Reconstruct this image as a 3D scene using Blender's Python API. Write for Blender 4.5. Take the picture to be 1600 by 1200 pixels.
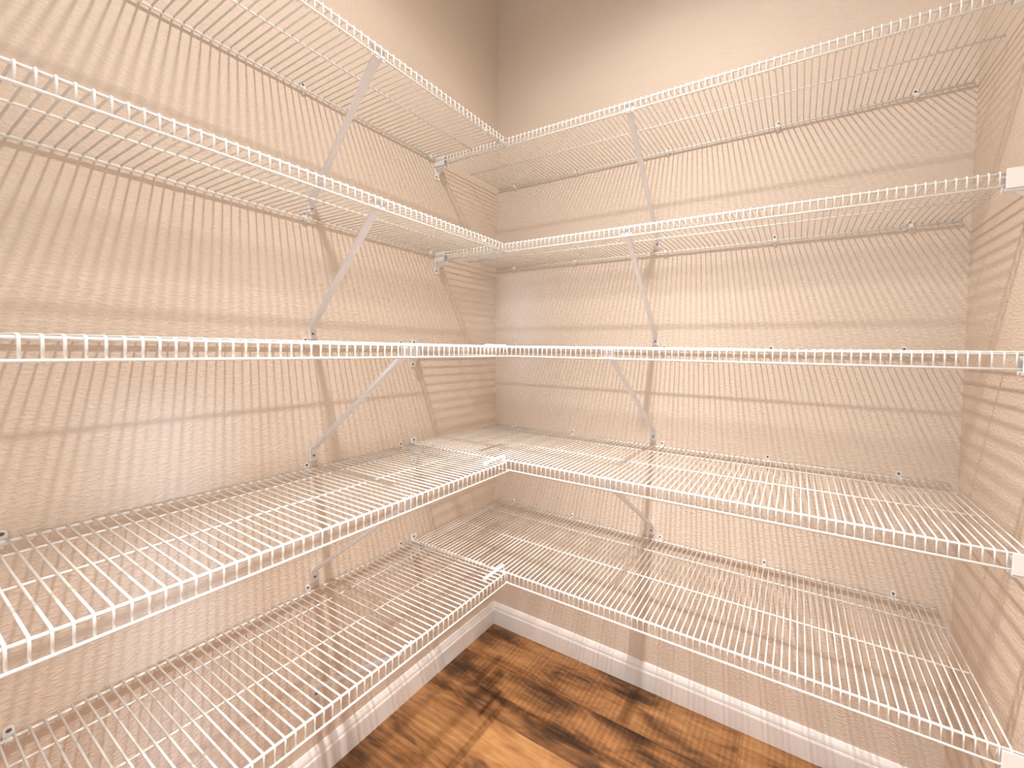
import bpy, bmesh, math, random
from mathutils import Vector, Matrix

for o in list(bpy.data.objects):
    bpy.data.objects.remove(o, do_unlink=True)
scene = bpy.context.scene
COL = scene.collection

# ------------------------------------------------------------------ camera
W = 1.507            # back wall length, left wall is x=0, back wall is y=0
FRONT = -2.05        # front wall (behind the camera)
CEIL = 2.64
cam_d = bpy.data.cameras.new('camera')
cam = bpy.data.objects.new('camera', cam_d)
COL.objects.link(cam)
cam_d.sensor_fit = 'HORIZONTAL'
cam_d.sensor_width = 36.0
cam_d.lens = 615.83 / 1600 * 36.0
cam_d.shift_x = -119.6 / 1600
cam_d.shift_y = -30.5 / 1600
cam_d.clip_start = 0.01
R_ = Vector((0.88322191, 0.46868868, 0.01581033))
U_ = Vector((-0.03063998, 0.02403208, 0.99924154))
F_ = Vector((-0.46795325, 0.88303645, -0.03558627))
M = Matrix((R_, U_, -F_)).transposed().to_4x4()
M.translation = Vector((1.14116, -1.30200, 1.18880))
cam.matrix_world = M
scene.camera = cam

# ------------------------------------------------------------------ world, light, exposure
world = bpy.data.worlds.new('world')
scene.world = world
world.use_nodes = True
bg = world.node_tree.nodes['Background']
bg.inputs[0].default_value = (0.87, 0.93, 1.0, 1)
bg.inputs[1].default_value = 2.3
LAMP = Vector((0.81, -0.87, 2.565))
LAMP_GLOW = 12.0
spot_d = bpy.data.lights.new('downlight_beam', 'POINT')
spot_d.energy = 2.4
spot_d.color = (1.0, 0.955, 0.90)
spot_d.shadow_soft_size = 0.028
spot = bpy.data.objects.new('downlight_beam', spot_d)
COL.objects.link(spot)
spot.location = LAMP - Vector((0, 0, 0.006))
spot.rotation_euler = (math.radians(5), 0, 0)      # lamp aimed slightly at the back wall
# beam of a recessed reflector lamp (photometric profile): strong downwards, cut off near the horizontal
def beam(deg):
    i = 75.8 / max(math.sin(math.radians(max(deg, 0.1))), math.sin(math.radians(18.5))) ** 2.8
    if deg > 48: i *= 1 + 0.16 * min(1, (deg - 48) / 12.0)
    if deg > 66: i *= max(0.0, 1 - (deg - 66) / 18.0)
    return i
_va = list(range(0, 91, 2))
ies = bpy.data.texts.new('downlight_profile')
ies.write('IESNA:LM-63-1995\nTILT=NONE\n1 1000 1 %d 1 1 2 0 0 0\n1 1 100\n' % len(_va)
          + ' '.join('%d' % v for v in _va) + '\n0\n' + ' '.join('%.2f' % beam(v) for v in _va) + '\n')
spot_d.use_nodes = True
_ln = spot_d.node_tree
_in = _ln.nodes.new('ShaderNodeTexIES')
_in.mode = 'INTERNAL'
_in.ies = ies
_ln.links.new(_in.outputs['Fac'], _ln.nodes['Emission'].inputs['Strength'])
# daylight slipping in through the open doorway behind the camera
def daylight(name, src, dst, sx, sy, watts, spread):
    d = bpy.data.lights.new(name, 'AREA')
    d.shape = 'RECTANGLE'
    d.size, d.size_y = sx, sy
    d.energy = watts
    d.color = (0.55, 0.73, 1.0)
    d.spread = math.radians(spread)
    o = bpy.data.objects.new(name, d)
    COL.objects.link(o)
    o.location = src
    o.rotation_euler = (Vector(dst) - Vector(src)).to_track_quat('-Z', 'Y').to_euler()
daylight('daylight_shaft', (1.15, -2.40, 0.62), (0, -0.99, 0.50), 0.10, 1.15, 0.17, 4.5)
daylight('daylight_shaft', (1.00, -2.40, 1.28), (0.13, 0, 1.28), 0.16, 0.40, 0.06, 7)
vs = scene.view_settings
vs.view_transform = 'Standard'
vs.look = 'None'
vs.gamma = 1.0
vs.use_curve_mapping = False
vs.exposure = 0.0

# ------------------------------------------------------------------ materials
def mat(name, color, rough=0.5, spec=0.5, metallic=0.0):
    m = bpy.data.materials.new(name)
    m.use_nodes = True
    b = m.node_tree.nodes['Principled BSDF']
    b.inputs['Base Color'].default_value = (*color, 1)
    b.inputs['Roughness'].default_value = rough
    b.inputs['Metallic'].default_value = metallic
    b.inputs['Specular IOR Level'].default_value = spec
    return m

def add(m, kind, **kw):
    n = m.node_tree.nodes.new(kind)
    for k, v in kw.items():
        setattr(n, k, v)
    return n

def lk(m, a, b):
    m.node_tree.links.new(a, b)

def noise_tint(m, base, amount, scale):
    b = m.node_tree.nodes['Principled BSDF']
    tc = add(m, 'ShaderNodeTexCoord')
    nz = add(m, 'ShaderNodeTexNoise')
    nz.inputs['Scale'].default_value = scale
    lk(m, tc.outputs['Object'], nz.inputs['Vector'])
    rp = add(m, 'ShaderNodeValToRGB')
    rp.color_ramp.elements[0].position = 0.3
    rp.color_ramp.elements[1].position = 0.7
    rp.color_ramp.elements[0].color = (*[c * (1 - amount) for c in base], 1)
    rp.color_ramp.elements[1].color = (*[min(1, c * (1 + amount)) for c in base], 1)
    lk(m, nz.outputs['Fac'], rp.inputs['Fac'])
    lk(m, rp.outputs['Color'], b.inputs['Base Color'])

WALL = (0.745, 0.63, 0.53)
def wall_material():
    m = mat('textured_beige_paint', WALL, 0.55, 0.35)
    noise_tint(m, WALL, 0.025, 3.0)
    b = m.node_tree.nodes['Principled BSDF']
    tc = add(m, 'ShaderNodeTexCoord')
    mp = add(m, 'ShaderNodeMapping')
    mp.inputs['Scale'].default_value = (1, 1, 2.1)
    lk(m, tc.outputs['Object'], mp.inputs['Vector'])
    n1 = add(m, 'ShaderNodeTexNoise')
    n1.inputs['Scale'].default_value = 95
    n1.inputs['Detail'].default_value = 2.5
    n1.inputs['Roughness'].default_value = 0.5
    n1.inputs['Distortion'].default_value = 0.4
    lk(m, mp.outputs['Vector'], n1.inputs['Vector'])
    rp = add(m, 'ShaderNodeMapRange')
    rp.interpolation_type = 'SMOOTHSTEP'
    rp.inputs['From Min'].default_value = 0.42
    rp.inputs['From Max'].default_value = 0.66
    lk(m, n1.outputs['Fac'], rp.inputs['Value'])
    bp = add(m, 'ShaderNodeBump')
    bp.inputs['Strength'].default_value = 0.42
    bp.inputs['Distance'].default_value = 0.0016
    lk(m, rp.outputs['Result'], bp.inputs['Height'])
    lk(m, bp.outputs['Normal'], b.inputs['Normal'])
    return m

M_WALL = wall_material()
M_CEIL = mat('ceiling_white_paint', (0.80, 0.77, 0.72), 0.7, 0.2)
noise_tint(M_CEIL, (0.80, 0.77, 0.72), 0.02, 4)
M_WIRE = mat('white_vinyl_coated_wire', (0.85, 0.825, 0.79), 0.35, 0.5)
noise_tint(M_WIRE, (0.85, 0.825, 0.79), 0.015, 9)
M_PLASTIC = mat('white_plastic', (0.86, 0.84, 0.82), 0.4, 0.5)
noise_tint(M_PLASTIC, (0.86, 0.84, 0.82), 0.015, 30)
M_ENAMEL = mat('white_enamelled_steel', (0.80, 0.77, 0.77), 0.38, 0.5)
noise_tint(M_ENAMEL, (0.80, 0.77, 0.77), 0.02, 20)
M_SCREW = mat('dark_screw_steel', (0.16, 0.15, 0.15), 0.4, 0.5, 0.6)
noise_tint(M_SCREW, (0.16, 0.15, 0.15), 0.15, 300)
M_TRIM = mat('white_trim_paint', (0.90, 0.875, 0.865), 0.35, 0.5)
noise_tint(M_TRIM, (0.90, 0.875, 0.865), 0.015, 6)

def wood_material():
    m = mat('rustic_oak_plank', (0.4, 0.2, 0.08), 0.45, 0.4)
    b = m.node_tree.nodes['Principled BSDF']
    tc = add(m, 'ShaderNodeTexCoord')
    oi = add(m, 'ShaderNodeObjectInfo')
    ad = add(m, 'ShaderNodeVectorMath', operation='ADD')
    lk(m, tc.outputs['Object'], ad.inputs[0])
    ml = add(m, 'ShaderNodeVectorMath', operation='MULTIPLY')
    ml.inputs[1].default_value = (3.1, 7.7, 5.0)
    lk(m, oi.outputs['Location'], ml.inputs[0])
    lk(m, ml.outputs[0], ad.inputs[1])
    def nz(sc, scale, detail, rough=0.55, dist=0.0):
        mp = add(m, 'ShaderNodeMapping')
        mp.inputs['Scale'].default_value = sc
        lk(m, ad.outputs[0], mp.inputs['Vector'])
        n = add(m, 'ShaderNodeTexNoise')
        n.inputs['Scale'].default_value = scale
        n.inputs['Detail'].default_value = detail
        n.inputs['Roughness'].default_value = rough
        n.inputs['Distortion'].default_value = dist
        lk(m, mp.outputs['Vector'], n.inputs['Vector'])
        return n.outputs['Fac']
    big = nz((1.0, 3.4, 1), 4.2, 3, 0.5, 0.6)          # broad dark and light zones
    # growth rings: contour lines of a stretched noise
    ringn = nz((1.0, 6.0, 1), 2.6, 1.5, 0.4, 0.3)
    mm = add(m, 'ShaderNodeMath', operation='MULTIPLY')
    mm.inputs[1].default_value = 26.0
    lk(m, ringn, mm.inputs[0])
    fr = add(m, 'ShaderNodeMath', operation='PINGPONG')
    fr.inputs[1].default_value = 1.0
    lk(m, mm.outputs[0], fr.inputs[0])
    fine = nz((6, 150, 1), 1.6, 4, 0.6)
    mid = nz((2.0, 30, 1), 2.0, 3, 0.55, 0.2)
    rp = add(m, 'ShaderNodeValToRGB')
    e = rp.color_ramp.elements
    e[0].position = 0.30; e[0].color = (0.060, 0.027, 0.012, 1)
    e[1].position = 0.80; e[1].color = (0.46, 0.235, 0.092, 1)
    x = e.new(0.43); x.color = (0.150, 0.067, 0.026, 1)
    x = e.new(0.55); x.color = (0.29, 0.130, 0.047, 1)
    # combine
    def madd(a, k, c):
        n = add(m, 'ShaderNodeMath', operation='MULTIPLY_ADD')
        lk(m, a, n.inputs[0]); n.inputs[1].default_value = k
        if hasattr(c, 'links'): lk(m, c, n.inputs[2])
        else: n.inputs[2].default_value = c
        return n.outputs[0]
    v = madd(big, 0.85, -0.18)
    v = madd(mid, 0.34, v)
    v = madd(fine, 0.22, v)
    # knots: stretched cells with rings around their centres
    mk = add(m, 'ShaderNodeMapping')
    mk.inputs['Scale'].default_value = (2.6, 8.0, 1)
    lk(m, ad.outputs[0], mk.inputs['Vector'])
    wob = add(m, 'ShaderNodeTexNoise')
    wob.inputs['Scale'].default_value = 2.2
    lk(m, mk.outputs['Vector'], wob.inputs['Vector'])
    va = add(m, 'ShaderNodeVectorMath', operation='MULTIPLY_ADD')
    lk(m, wob.outputs['Color'], va.inputs[0]); va.inputs[1].default_value = (0.5, 0.5, 0); lk(m, mk.outputs['Vector'], va.inputs[2])
    vo = add(m, 'ShaderNodeTexVoronoi')
    vo.inputs['Scale'].default_value = 1.0
    lk(m, va.outputs[0], vo.inputs['Vector'])
    dk = add(m, 'ShaderNodeMapRange')
    dk.interpolation_type = 'SMOOTHSTEP'
    dk.inputs['From Min'].default_value = 0.02
    dk.inputs['From Max'].default_value = 0.42
    dk.inputs['To Min'].default_value = -1.0
    dk.inputs['To Max'].default_value = 0.0
    lk(m, vo.outputs['Distance'], dk.inputs['Value'])
    r1 = add(m, 'ShaderNodeMath', operation='MULTIPLY')
    lk(m, vo.outputs['Distance'], r1.inputs[0]); r1.inputs[1].default_value = 17.0
    r2 = add(m, 'ShaderNodeMath', operation='PINGPONG')
    lk(m, r1.outputs[0], r2.inputs[0]); r2.inputs[1].default_value = 1.0
    v = madd(fr.outputs[0], 0.05, v)
    v = madd(dk.outputs['Result'], 0.22, v)
    v = madd(r2.outputs[0], 0.07, v)
    sep = add(m, 'ShaderNodeSeparateColor')
    lk(m, oi.outputs['Color'], sep.inputs[0])
    ofs = madd(sep.outputs[0], 1.0, -0.5)
    s = add(m, 'ShaderNodeMath', operation='ADD')
    lk(m, v, s.inputs[0]); lk(m, ofs, s.inputs[1])
    lk(m, s.outputs[0], rp.inputs['Fac'])
    lk(m, rp.outputs['Color'], b.inputs['Base Color'])
    bp = add(m, 'ShaderNodeBump')
    bp.inputs['Strength'].default_value = 0.25
    bp.inputs['Distance'].default_value = 0.0006
    lk(m, fine, bp.inputs['Height'])
    lk(m, bp.outputs['Normal'], b.inputs['Normal'])
    return m
M_WOOD = wood_material()
M_SUB = mat('dark_underlay', (0.05, 0.035, 0.025), 0.9, 0.1)
noise_tint(M_SUB, (0.05, 0.035, 0.025), 0.2, 40)
M_GLOW = bpy.data.materials.new('lamp_glow')
M_GLOW.use_nodes = True
_nt = M_GLOW.node_tree
_nt.nodes.remove(_nt.nodes['Principled BSDF'])
_em = _nt.nodes.new('ShaderNodeEmission')
_bb = _nt.nodes.new('ShaderNodeRGB')
_bb.outputs[0].default_value = (1.0, 0.90, 0.80, 1)
_em.inputs[1].default_value = LAMP_GLOW
_nt.links.new(_bb.outputs[0], _em.inputs[0])
_nt.links.new(_em.outputs[0], _nt.nodes['Material Output'].inputs[0])

# ------------------------------------------------------------------ mesh helpers
def new_mesh(name, bm, material, smooth=False):
    me = bpy.data.meshes.new(name)
    bmesh.ops.recalc_face_normals(bm, faces=bm.faces)
    bm.to_mesh(me)
    bm.free()
    me.materials.append(material)
    if smooth:
        for p in me.polygons:
            p.use_smooth = True
    return me

def link(name, me, parent=None, loc=(0, 0, 0), rot=(0, 0, 0)):
    o = bpy.data.objects.new(name, me)
    COL.objects.link(o)
    if parent:
        o.parent = parent
    o.location = loc
    o.rotation_euler = rot
    return o

def thing(name, label, cat, loc=(0, 0, 0), rot=(0, 0, 0), group=None):
    o = link(name, None, None, loc, rot)
    o.empty_display_size = 0.03
    o['label'] = label
    o['category'] = cat
    if group:
        o['group'] = group
    return o

def structure(name, me):
    o = link(name, me)
    o['kind'] = 'structure'
    return o

def box(bm, a, b, bevel=0.0, seg=2):
    t = bmesh.new()
    x0, y0, z0 = a
    x1, y1, z1 = b
    vs_ = [t.verts.new(p) for p in ((x0, y0, z0), (x1, y0, z0), (x1, y1, z0), (x0, y1, z0),
                                    (x0, y0, z1), (x1, y0, z1), (x1, y1, z1), (x0, y1, z1))]
    for f in ((0, 3, 2, 1), (4, 5, 6, 7), (0, 1, 5, 4), (1, 2, 6, 5), (2, 3, 7, 6), (3, 0, 4, 7)):
        t.faces.new([vs_[i] for i in f])
    if bevel > 0:
        bmesh.ops.bevel(t, geom=list(t.edges), offset=bevel, segments=seg, affect='EDGES', profile=0.5)
    me = bpy.data.meshes.new('tmp')
    t.to_mesh(me)
    t.free()
    bm.from_mesh(me)
    bpy.data.meshes.remove(me)

def tube(bm, pts, r, sides=6, cap=True):
    """round bar through pts"""
    pts = [Vector(p) for p in pts]
    rings = []
    n = len(pts)
    ref = None
    for i, p in enumerate(pts):
        if i == 0: d = pts[1] - pts[0]
        elif i == n - 1: d = pts[-1] - pts[-2]
        else: d = (pts[i + 1] - pts[i]).normalized() + (pts[i] - pts[i - 1]).normalized()
        d.normalize()
        if ref is None:
            ref = Vector((1, 0, 0)) if abs(d.x) < 0.9 else Vector((0, 0, 1))
        a = d.cross(ref).normalized()
        b = d.cross(a).normalized()
        ref = -d.cross(a).cross(d) if False else ref
        rings.append([bm.verts.new(p + r * (math.cos(2 * math.pi * k / sides) * a + math.sin(2 * math.pi * k / sides) * b)) for k in range(sides)])
    for i in range(n - 1):
        for k in range(sides):
            bm.faces.new((rings[i][k], rings[i][(k + 1) % sides], rings[i + 1][(k + 1) % sides], rings[i + 1][k]))
    if cap:
        bm.faces.new(rings[0])
        bm.faces.new(rings[-1][::-1])

def cyl(bm, c, axis, r0, r1, h, sides=14):
    """tapered disc from c along axis"""
    c = Vector(c); d = Vector(axis).normalized()
    ref = Vector((0, 0, 1)) if abs(d.z) < 0.9 else Vector((1, 0, 0))
    a = d.cross(ref).normalized(); b = d.cross(a)
    r = []
    for (p, rr) in ((c, r0), (c + d * h, r1)):
        r.append([bm.verts.new(p + rr * (math.cos(2 * math.pi * k / sides) * a + math.sin(2 * math.pi * k / sides) * b)) for k in range(sides)])
    for k in range(sides):
        bm.faces.new((r[0][k], r[0][(k + 1) % sides], r[1][(k + 1) % sides], r[1][k]))
    bm.faces.new(r[0]); bm.faces.new(r[1][::-1])

def prism(bm, poly, map0, map1):
    """close the polygon poly (2D) between two mappings 2D -> 3D"""
    a = [bm.verts.new(map0(p)) for p in poly]
    b = [bm.verts.new(map1(p)) for p in poly]
    n = len(poly)
    for k in range(n):
        bm.faces.new((a[k], a[(k + 1) % n], b[(k + 1) % n], b[k]))
    bm.faces.new(a[::-1]); bm.faces.new(b)

# ------------------------------------------------------------------ room shell
T = 0.11
def slab(name, a, b, m):
    bm = bmesh.new()
    box(bm, a, b)
    return structure(name, new_mesh(name, bm, m))

slab('wall_left', (-T, FRONT - T, -0.02), (0, T, CEIL), M_WALL)
slab('wall_back', (0, 0, -0.02), (W + T, T, CEIL), M_WALL)
slab('wall_right', (W, FRONT - T, -0.02), (W + T, 0, CEIL), M_WALL)
slab('ceiling', (-T, FRONT - T, CEIL), (W + T, T, CEIL + 0.1), M_CEIL)
DX0, DX1, DH = 0.62, 1.42, 2.05      # doorway the photographer stands in
bm = bmesh.new()
box(bm, (0, FRONT - T, -0.02), (DX0, FRONT, CEIL))
box(bm, (DX1, FRONT - T, -0.02), (W, FRONT, CEIL))
box(bm, (DX0, FRONT - T, DH), (DX1, FRONT, CEIL))
structure('wall_front', new_mesh('wall_front', bm, M_WALL))

# floor: underlay with separate planks lying along X
bm = bmesh.new()
box(bm, (-T, FRONT - T, -0.06), (W + T, T, -0.008))
floor = structure('floor', new_mesh('floor', bm, M_SUB))
rnd = random.Random(4)
PW = 0.178
def plank(x0, x1, y0, y1, tone):
    bm = bmesh.new()
    cx, cy = (x0 + x1) / 2, (y0 + y1) / 2
    g = 0.0001
    box(bm, (x0 - cx + g, y0 - cy + g, -0.008), (x1 - cx - g, y1 - cy - g, 0), 0.0004, 1)
    o = link('floor_plank', new_mesh('floor_plank', bm, M_WOOD), floor, (cx, cy, 0))
    o.color = (tone, tone, tone, 1)
tones = [0.50, 0.37, 0.56, 0.44, 0.55, 0.5, 0.42, 0.58, 0.5, 0.46, 0.55, 0.5]
joints = [1.02, None, 1.25, 0.35, 0.9, 1.3, 0.5, 1.1, 0.7, 0.3, 1.2, 0.6]
for i in range(13):
    y1 = 0.004 - PW * i
    y0 = y1 - PW
    if y0 < FRONT - T: y0 = FRONT - T
    if y1 - y0 < 0.02: break
    j = joints[i % 12]
    t_ = tones[i % 12]
    if j is None:
        plank(0.0, W, y0, min(y1, 0.0), t_)
    else:
        plank(0.0, j, y0, min(y1, 0.0), t_)
        plank(j, W, y0, min(y1, 0.0), 1.02 - t_)

# baseboards with a stepped, rounded top
BB = 0.089
prof = [(0, 0), (0.014, 0), (0.014, 0.060), (0.0125, 0.064), (0.0105, 0.066), (0.0105, 0.071), (0.009, 0.077),
        (0.0065, 0.082), (0.0045, 0.086), (0.003, 0.0885), (0, 0.089)]
def baseboard(name, p0, p1, nrm, m0=0, m1=0):
    """profile swept from p0 to p1; m0/m1 = mitre signs at the ends"""
    p0 = Vector((*p0, 0)); p1 = Vector((*p1, 0)); n = Vector((*nrm, 0))
    d = (p1 - p0).normalized()
    bm = bmesh.new()
    prism(bm, prof, lambda p: p0 + n * p[0] + d * (p[0] * m0) + Vector((0, 0, p[1])),
          lambda p: p1 + n * p[0] - d * (p[0] * m1) + Vector((0, 0, p[1])))
    return structure(name, new_mesh(name, bm, M_TRIM))
baseboard('baseboard_left', (0, 0), (0, FRONT), (1, 0), 1, 1)
baseboard('baseboard_back', (0, 0), (W, 0), (0, -1), 1, 1)
baseboard('baseboard_right', (W, 0), (W, FRONT), (-1, 0), 1, 1)

# ------------------------------------------------------------------ ceiling downlight
lamp = thing('ceiling_downlight', 'white cylindrical ceiling downlight mounted above the middle of the pantry', 'light', (LAMP.x, LAMP.y, CEIL))
bm = bmesh.new()
RIM = 2.536 - CEIL
N = 40
outer = [[bm.verts.new((r * math.cos(2 * math.pi * k / N), r * math.sin(2 * math.pi * k / N), z)) for k in range(N)]
         for (r, z) in ((0.098, 0), (0.098, RIM), (0.094, RIM - 0.002), (0.088, RIM), (0.085, -0.012), (0.03, -0.010))]
for a, b in zip(outer, outer[1:]):
    for k in range(N):
        bm.faces.new((a[k], a[(k + 1) % N], b[(k + 1) % N], b[k]))
bm.faces.new(outer[-1]); bm.faces.new(outer[0][::-1])
link('can', new_mesh('can', bm, M_PLASTIC, True), lamp)
bm = bmesh.new()
bmesh.ops.create_uvsphere(bm, u_segments=24, v_segments=14, radius=0.026, matrix=Matrix.Translation((0, 0, LAMP.z + 0.052 - CEIL)))
link('bulb', new_mesh('bulb', bm, M_GLOW, True), lamp)
bm = bmesh.new()
cyl(bm, (0, 0, -0.006), (0, 0, -1), 0.02, 0.016, 0.01)
link('socket', new_mesh('socket', bm, M_PLASTIC), lamp)

# ------------------------------------------------------------------ wire shelves
Z = [1.8496, 1.5236, 1.1937, 0.8603, 0.5344]
DZ = [(-.0052, -.0038, .0020, -.0016), (-.0041, -.0052, -.0018, -.0030), (0, -.0008, 0, -.0001),
      (.0021, .0014, .0044, .0042), (-.0031, -.0003, .0057, -.0023)]   # left back/front, right back/front
D = [0.310, 0.310, 0.406, 0.406, 0.406]
LIP = 0.0248
PITCH = 0.01503
RW = 0.0016
LEFT_END = -1.72
RANK = ['topmost', 'second-highest', 'middle', 'second-lowest', 'lowest']

def deck_wire_mesh(d):
    bm = bmesh.new()
    h = 0.0038
    tube(bm, [(0, 0.0045, h), (0, d - 0.0018, h), (0, d + 0.0022, h - 0.0010), (0, d + 0.0036, h - 0.0042), (0, d + 0.0036, -LIP - 0.0034)], RW, 6)
    return new_mesh('deck_wire', bm, M_WIRE, True)
WIRE = {d: deck_wire_mesh(d) for d in set(D)}

def rod(name, parent, u0, u1, v, w, r):
    bm = bmesh.new()
    tube(bm, [(u0, v, w), (u0 + (u1 - u0) * 0.5, v, w), (u1, v, w)], r, 10)
    return link(name, new_mesh(name, bm, M_WIRE, True), parent)

RIGHT_END = [1.4985, 1.4885, 1.4895, 1.4905, 1.4790]
MIDS = {0.310: [0.168], 0.406: [0.086, 0.232]}

def make_shelf(i, side):
    d = D[i]
    zb, zf = (Z[i] + DZ[i][0], Z[i] + DZ[i][1]) if side == 'left' else (Z[i] + DZ[i][2], Z[i] + DZ[i][3])
    tilt = math.atan2(zf - zb, d)
    if side == 'left':
        s = thing('wire_shelf', '%s white wire shelf on the left wall, %s' % (RANK[i], 'narrow with one middle rod' if i < 2 else 'deep with two middle rods'),
                  'shelf', (0, 0, zb), (tilt, 0, -math.pi / 2), None)
        u_first, u_last = d + 0.012, -LEFT_END
        # phase measured on the middle shelf
        k = math.ceil((u_first - 1.2156) / PITCH)
        us = []
        u = 1.2156 + k * PITCH
        while u < u_last - 0.004:
            us.append(u); u += PITCH
        ends = (us[0] - 0.004, us[-1] + 0.004)
        rail0 = d + 0.0045
        mids0 = d + 0.006
    else:
        s = thing('wire_shelf', '%s white wire shelf along the back wall, %s' % (RANK[i], 'narrow with one middle rod' if i < 2 else 'deep with two middle rods'),
                  'shelf', (W, 0, zb), (tilt, 0, math.pi), None)
        u0 = W - RIGHT_END[i] + 0.003
        us = []
        u = u0
        while u < W - 0.012:
            us.append(u); u += PITCH
        ends = (us[0] - 0.004, us[-1] + 0.004)
        rail0 = 0.006
        mids0 = ends[0]
    for u in us:
        link('deck_wire', WIRE[d], s, (u, 0, 0))
    rod('back_rail', s, ends[0], ends[1], 0.0085, -0.0008, 0.0029)
    for v in MIDS[d]:
        rod('middle_rail', s, mids0, ends[1] + 0.001, v, 0.0002, 0.0021)
    last = ends[1] if side == 'left' else W - 0.004
    rod('front_rail', s, rail0, last, d, 0.0, 0.0026)
    rod('lip_rail', s, rail0, last, d + 0.0068, -LIP, 0.0022)
    return s

for i in range(5):
    make_shelf(i, 'left')
for i in range(5):
    make_shelf(i, 'right')

# ------------------------------------------------------------------ wall clips (hold the back rail)
def clip_meshes():
    bm = bmesh.new()
    poly = []
    w, zb, zt = 0.0062, -0.006, 0.012
    for k in range(9):
        a = math.pi * k / 8
        poly.append((w * math.cos(a), zt + w * math.sin(a)))
    poly += [(-w, zb), (w, zb)]
    prism(bm, poly, lambda p: Vector((p[0], 0.0003, p[1])), lambda p: Vector((p[0] * 0.93, 0.0032, p[1])))
    plate = new_mesh('plate', bm, M_PLASTIC)
    bm = bmesh.new()                                   # J hook under the rail
    outer = []
    for k in range(9):
        a = math.radians(200 + 200 * k / 8)
        outer.append((0.0085 + 0.0062 * math.cos(a), -0.0004 + 0.0062 * math.sin(a)))
    inner = []
    for k in range(9):
        a = math.radians(200 + 200 * k / 8)
        inner.append((0.0085 + 0.0031 * math.cos(a), -0.0004 + 0.0031 * math.sin(a)))
    poly = outer + inner[::-1]
    va = [bm.verts.new((-0.0055, p[0], p[1])) for p in poly]
    vb = [bm.verts.new((0.0055, p[0], p[1])) for p in poly]
    n = len(poly)
    for k in range(n):
        bm.faces.new((va[k], va[(k + 1) % n], vb[(k + 1) % n], vb[k]))
    for k in range(8):
        bm.faces.new((va[k], va[k + 1], va[n - 2 - k], va[n - 1 - k]))
        bm.faces.new((vb[k], vb[k + 1], vb[n - 2 - k], vb[n - 1 - k]))
    cyl(bm, (0, 0.004, -0.006), (0, 0.15, -1), 0.0028, 0.0022, 0.006, 8)
    hook = new_mesh('hook', bm, M_PLASTIC)
    bm = bmesh.new()
    cyl(bm, (0, 0.0030, 0.0115), (0, 1, 0), 0.0034, 0.0026, 0.0014, 10)
    screw = new_mesh('screw', bm, M_SCREW)
    return plate, hook, screw
PLATE, HOOK, SCREW = clip_meshes()
ORD = ['nearest', 'second from', 'third from', 'fourth from', 'fifth from']
def make_clip(i, side, k, pos, total):
    wall = 'left' if side == 'left' else 'back'
    if k == 0: which = 'closest to the room corner'
    elif k == total - 1: which = 'farthest from the room corner'
    else: which = '%s the room corner' % ORD[k]
    lab = 'small white plastic wall clip of the %s %s-wall shelf, %s' % (RANK[i], wall, which)
    if side == 'left':
        t = thing('wall_clip', lab, 'clip', (0, pos, Z[i] + DZ[i][0]), (0, 0, -math.pi / 2), 'wall clips of the %s %s shelf' % (RANK[i], wall))
    else:
        t = thing('wall_clip', lab, 'clip', (pos, 0, Z[i] + DZ[i][2]), (0, 0, math.pi), 'wall clips of the %s %s shelf' % (RANK[i], wall))
    link('plate', PLATE, t); link('hook', HOOK, t); link('screw', SCREW, t)
for i in range(5):
    ys = (-0.348 if i < 2 else -0.457, -0.737, -1.190)
    for k, y in enumerate(ys):
        make_clip(i, 'left', k, y, 3)
    for k, x in enumerate((0.105, 0.390, 0.741, 1.070, 1.387)):
        make_clip(i, 'right', k, x, 5)

# ------------------------------------------------------------------ end brackets on the side walls (cradle the lip of the back-wall shelves)
def end_meshes():
    """local: a (x) out from the side wall, y = world -Y offset from lip (0), z from shelf top"""
    bm = bmesh.new()
    box(bm, (0.0003, -0.009, -0.070), (0.0035, 0.012, 0.020), 0.0012, 2)
    plate = new_mesh('wall_plate', bm, M_PLASTIC)
    bm = bmesh.new()                                   # cup: outer face, inner face, floor
    box(bm, (0.003, 0.0094, -0.034), (0.046, 0.0118, 0.0050), 0.0010, 2)
    box(bm, (0.003, -0.0090, -0.034), (0.046, -0.0062, -0.004), 0.0008, 2)
    box(bm, (0.003, -0.0090, -0.0345), (0.046, 0.0118, -0.0292), 0.0010, 2)
    cup = new_mesh('lip_cup', bm, M_PLASTIC)
    bm = bmesh.new()                                   # gusset rib under the cup
    prism(bm, [(0.003, -0.033), (0.036, -0.033), (0.012, -0.048), (0.003, -0.062)],
          lambda p: Vector((p[0], -0.0015, p[1])), lambda p: Vector((p[0], 0.0015, p[1])))
    rib = new_mesh('rib', bm, M_PLASTIC)
    bm = bmesh.new()
    cyl(bm, (0.0032, 0.0015, 0.0135), (1, 0, 0), 0.0036, 0.0028, 0.0013, 10)
    s1 = new_mesh('screw', bm, M_SCREW)
    bm = bmesh.new()
    cyl(bm, (0.0032, 0.0062, -0.0600), (1, 0, 0), 0.0036, 0.0028, 0.0013, 10)
    s2 = new_mesh('screw', bm, M_SCREW)
    return plate, cup, rib, s1, s2
EM = end_meshes()
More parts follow.
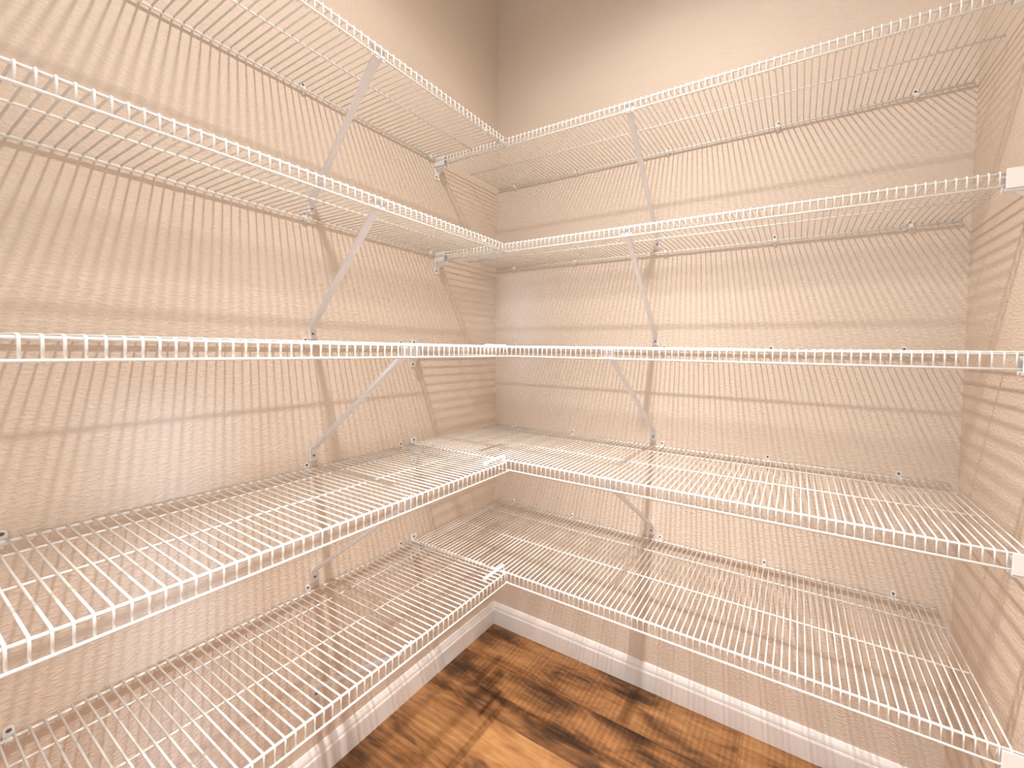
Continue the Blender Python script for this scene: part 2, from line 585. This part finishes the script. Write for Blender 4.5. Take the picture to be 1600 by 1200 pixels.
for i in range(5):
    for sd in (0, 1):
        wall = 'left' if sd == 0 else 'right'
        lab = 'white plastic end bracket on the %s wall holding the lip of the %s back shelf' % (wall, RANK[i])
        # rotation: local y points to world -Y on the left wall after a mirror, so build with scale
        t = thing('end_bracket', lab, 'bracket', (0 if sd == 0 else W, -D[i], Z[i] + DZ[i][3]), (0, 0, 0), 'end brackets on the %s wall' % wall)
        for nm, me in zip(('wall_plate', 'lip_cup', 'rib', 'screw', 'screw'), EM):
            key = me.name + wall
            if not hasattr(make_clip, 'cache'): make_clip.cache = {}
            if key not in make_clip.cache:
                c = me.copy()
                sx = 1 if sd == 0 else -1
                c.transform(Matrix.Diagonal((sx, -1, 1, 1)))
                if sx == 1: c.flip_normals()
                make_clip.cache[key] = c
            link(nm, make_clip.cache[key], t)

# ------------------------------------------------------------------ corner connectors on top of the inside corner
def connector_meshes():
    bm = bmesh.new()
    prof2 = []
    for k in range(9):
        a = math.pi * k / 8
        prof2.append((0.0060 * math.cos(a), 0.0045 + 0.0040 * math.sin(a)))
    prism(bm, prof2, lambda p: Vector((p[0], 0.016, p[1])), lambda p: Vector((p[0], -0.066, p[1])))
    bar = new_mesh('bar', bm, M_PLASTIC)
    bm = bmesh.new()
    box(bm, (-0.006, 0.010, -0.006), (0.006, 0.016, 0.006), 0.001, 1)
    hooks = [new_mesh('hook', bm, M_PLASTIC)]
    bm = bmesh.new()
    box(bm, (-0.006, -0.066, -0.005), (0.006, -0.061, 0.006), 0.001, 1)
    hooks.append(new_mesh('hook', bm, M_PLASTIC))
    out = []
    for y in (0.006, -0.024, -0.052):
        bm = bmesh.new()
        cyl(bm, (0, y, 0.0081), (0, 0, 1), 0.0022, 0.0018, 0.0008, 8)
        out.append(new_mesh('screw', bm, M_SCREW))
    return bar, hooks, out
CB, CH, CS = connector_meshes()
for i in range(5):
    lab = 'white plastic connector bar joining the two %s shelves at their inside corner' % RANK[i]
    t = thing('corner_connector', lab, 'connector', (D[i] - 0.028, -D[i], Z[i] + max(DZ[i][1], DZ[i][3])), (0, 0, 0), 'corner connectors')
    link('bar', CB, t)
    for h in CH: link('hook', h, t)
    for s in CS: link('screw', s, t)

# ------------------------------------------------------------------ angled support braces
DROP = 0.297
def brace_meshes(d, lean):
    """local: u along wall, v out from wall, w up from shelf top; lean = u shift of the wall foot"""
    top = Vector((0, d - 0.0065, -0.020)); foot = Vector((lean, 0.0065, -DROP + 0.016))
    ax = (foot - top).normalized()
    side = Vector((1, 0, 0))
    nrm = ax.cross(side).normalized()
    if nrm.y < 0: nrm = -nrm                          # faces out / down
    L = (foot - top).length
    stations = [(0.0, .0100), (0.04, .0092), (0.13, .0076), (0.5, .0068), (0.86, .0066), (0.94, .0080), (1.0, .0098)]
    bm = bmesh.new()
    fl = 0.0075                                       # flange depth, folded back towards the wall
    t = 0.0014
    rows = []
    for (s, hw) in stations:
        c = top + ax * (L * s)
        f_ = fl * (0.35 if s in (0.0, 1.0) else 1.0)
        pr = [(-hw, -f_), (-hw, 0 - 0.0016), (-hw + 0.0016, 0), (hw - 0.0016, 0), (hw, -0.0016), (hw, -f_),
              (hw - t, -f_), (hw - t, -t - 0.0008), (-hw + t, -t - 0.0008), (-hw + t, -f_)]
        rows.append([bm.verts.new(c + side * a + nrm * b) for a, b in pr])
    n = 10
    for a, b in zip(rows, rows[1:]):
        for k in range(n):
            bm.faces.new((a[k], a[(k + 1) % n], b[(k + 1) % n], b[k]))
    bm.faces.new(rows[0]); bm.faces.new(rows[-1][::-1])
    strut = new_mesh('strut', bm, M_ENAMEL)
    bm = bmesh.new()                                  # flat foot with a raised middle and screwed to the wall
    box(bm, (lean - 0.0105, 0.0004, -DROP - 0.0150), (lean + 0.0105, 0.0030, -DROP + 0.0190), 0.0010, 2)
    box(bm, (lean - 0.0050, 0.0026, -DROP - 0.0060), (lean + 0.0050, 0.0044, -DROP + 0.0190), 0.0010, 2)
    foot_m = new_mesh('foot_plate', bm, M_ENAMEL)
    bm = bmesh.new()
    cyl(bm, (lean, 0.0043, -DROP), (0, 1, 0), 0.0032, 0.0026, 0.0014, 10)
    screw = new_mesh('screw', bm, M_SCREW)
    bm = bmesh.new()                                  # tab behind the lip, hooked over the front rail
    box(bm, (-0.0155, d - 0.0062, -0.0225), (0.0155, d - 0.0040, -0.0005), 0.0007, 1)
    for u in (-0.0078, 0.0072):
        box(bm, (u - 0.003, d - 0.0055, -0.0030), (u + 0.003, d - 0.0028, 0.0042), 0.0006, 1)
    tab = new_mesh('lip_tab', bm, M_ENAMEL)
    return strut, foot_m, screw, tab
BR = {}
for i in range(5):
    for side in ('left', 'right'):
        if i == 4 and side == 'right': continue     # none to be seen under the lowest back shelf
        lean = -0.0165 if side == 'left' else 0.0125
        key = (D[i], side)
        if key not in BR: BR[key] = brace_meshes(D[i], lean)
        wall = 'left' if side == 'left' else 'back'
        lab = 'angled white metal brace propping up the %s shelf on the %s wall' % (RANK[i], wall)
        zb, zf = (DZ[i][0], DZ[i][1]) if side == 'left' else (DZ[i][2], DZ[i][3])
        if side == 'left':
            t = thing('shelf_brace', lab, 'brace', (0, -0.7365, Z[i] + zf), (0, 0, -math.pi / 2), 'shelf braces on the left wall')
        else:
            t = thing('shelf_brace', lab, 'brace', (0.7225, 0, Z[i] + zf), (0, 0, math.pi), 'shelf braces on the back wall')
        for nm, me in zip(('strut', 'foot_plate', 'screw', 'lip_tab'), BR[key]):
            link(nm, me, t)
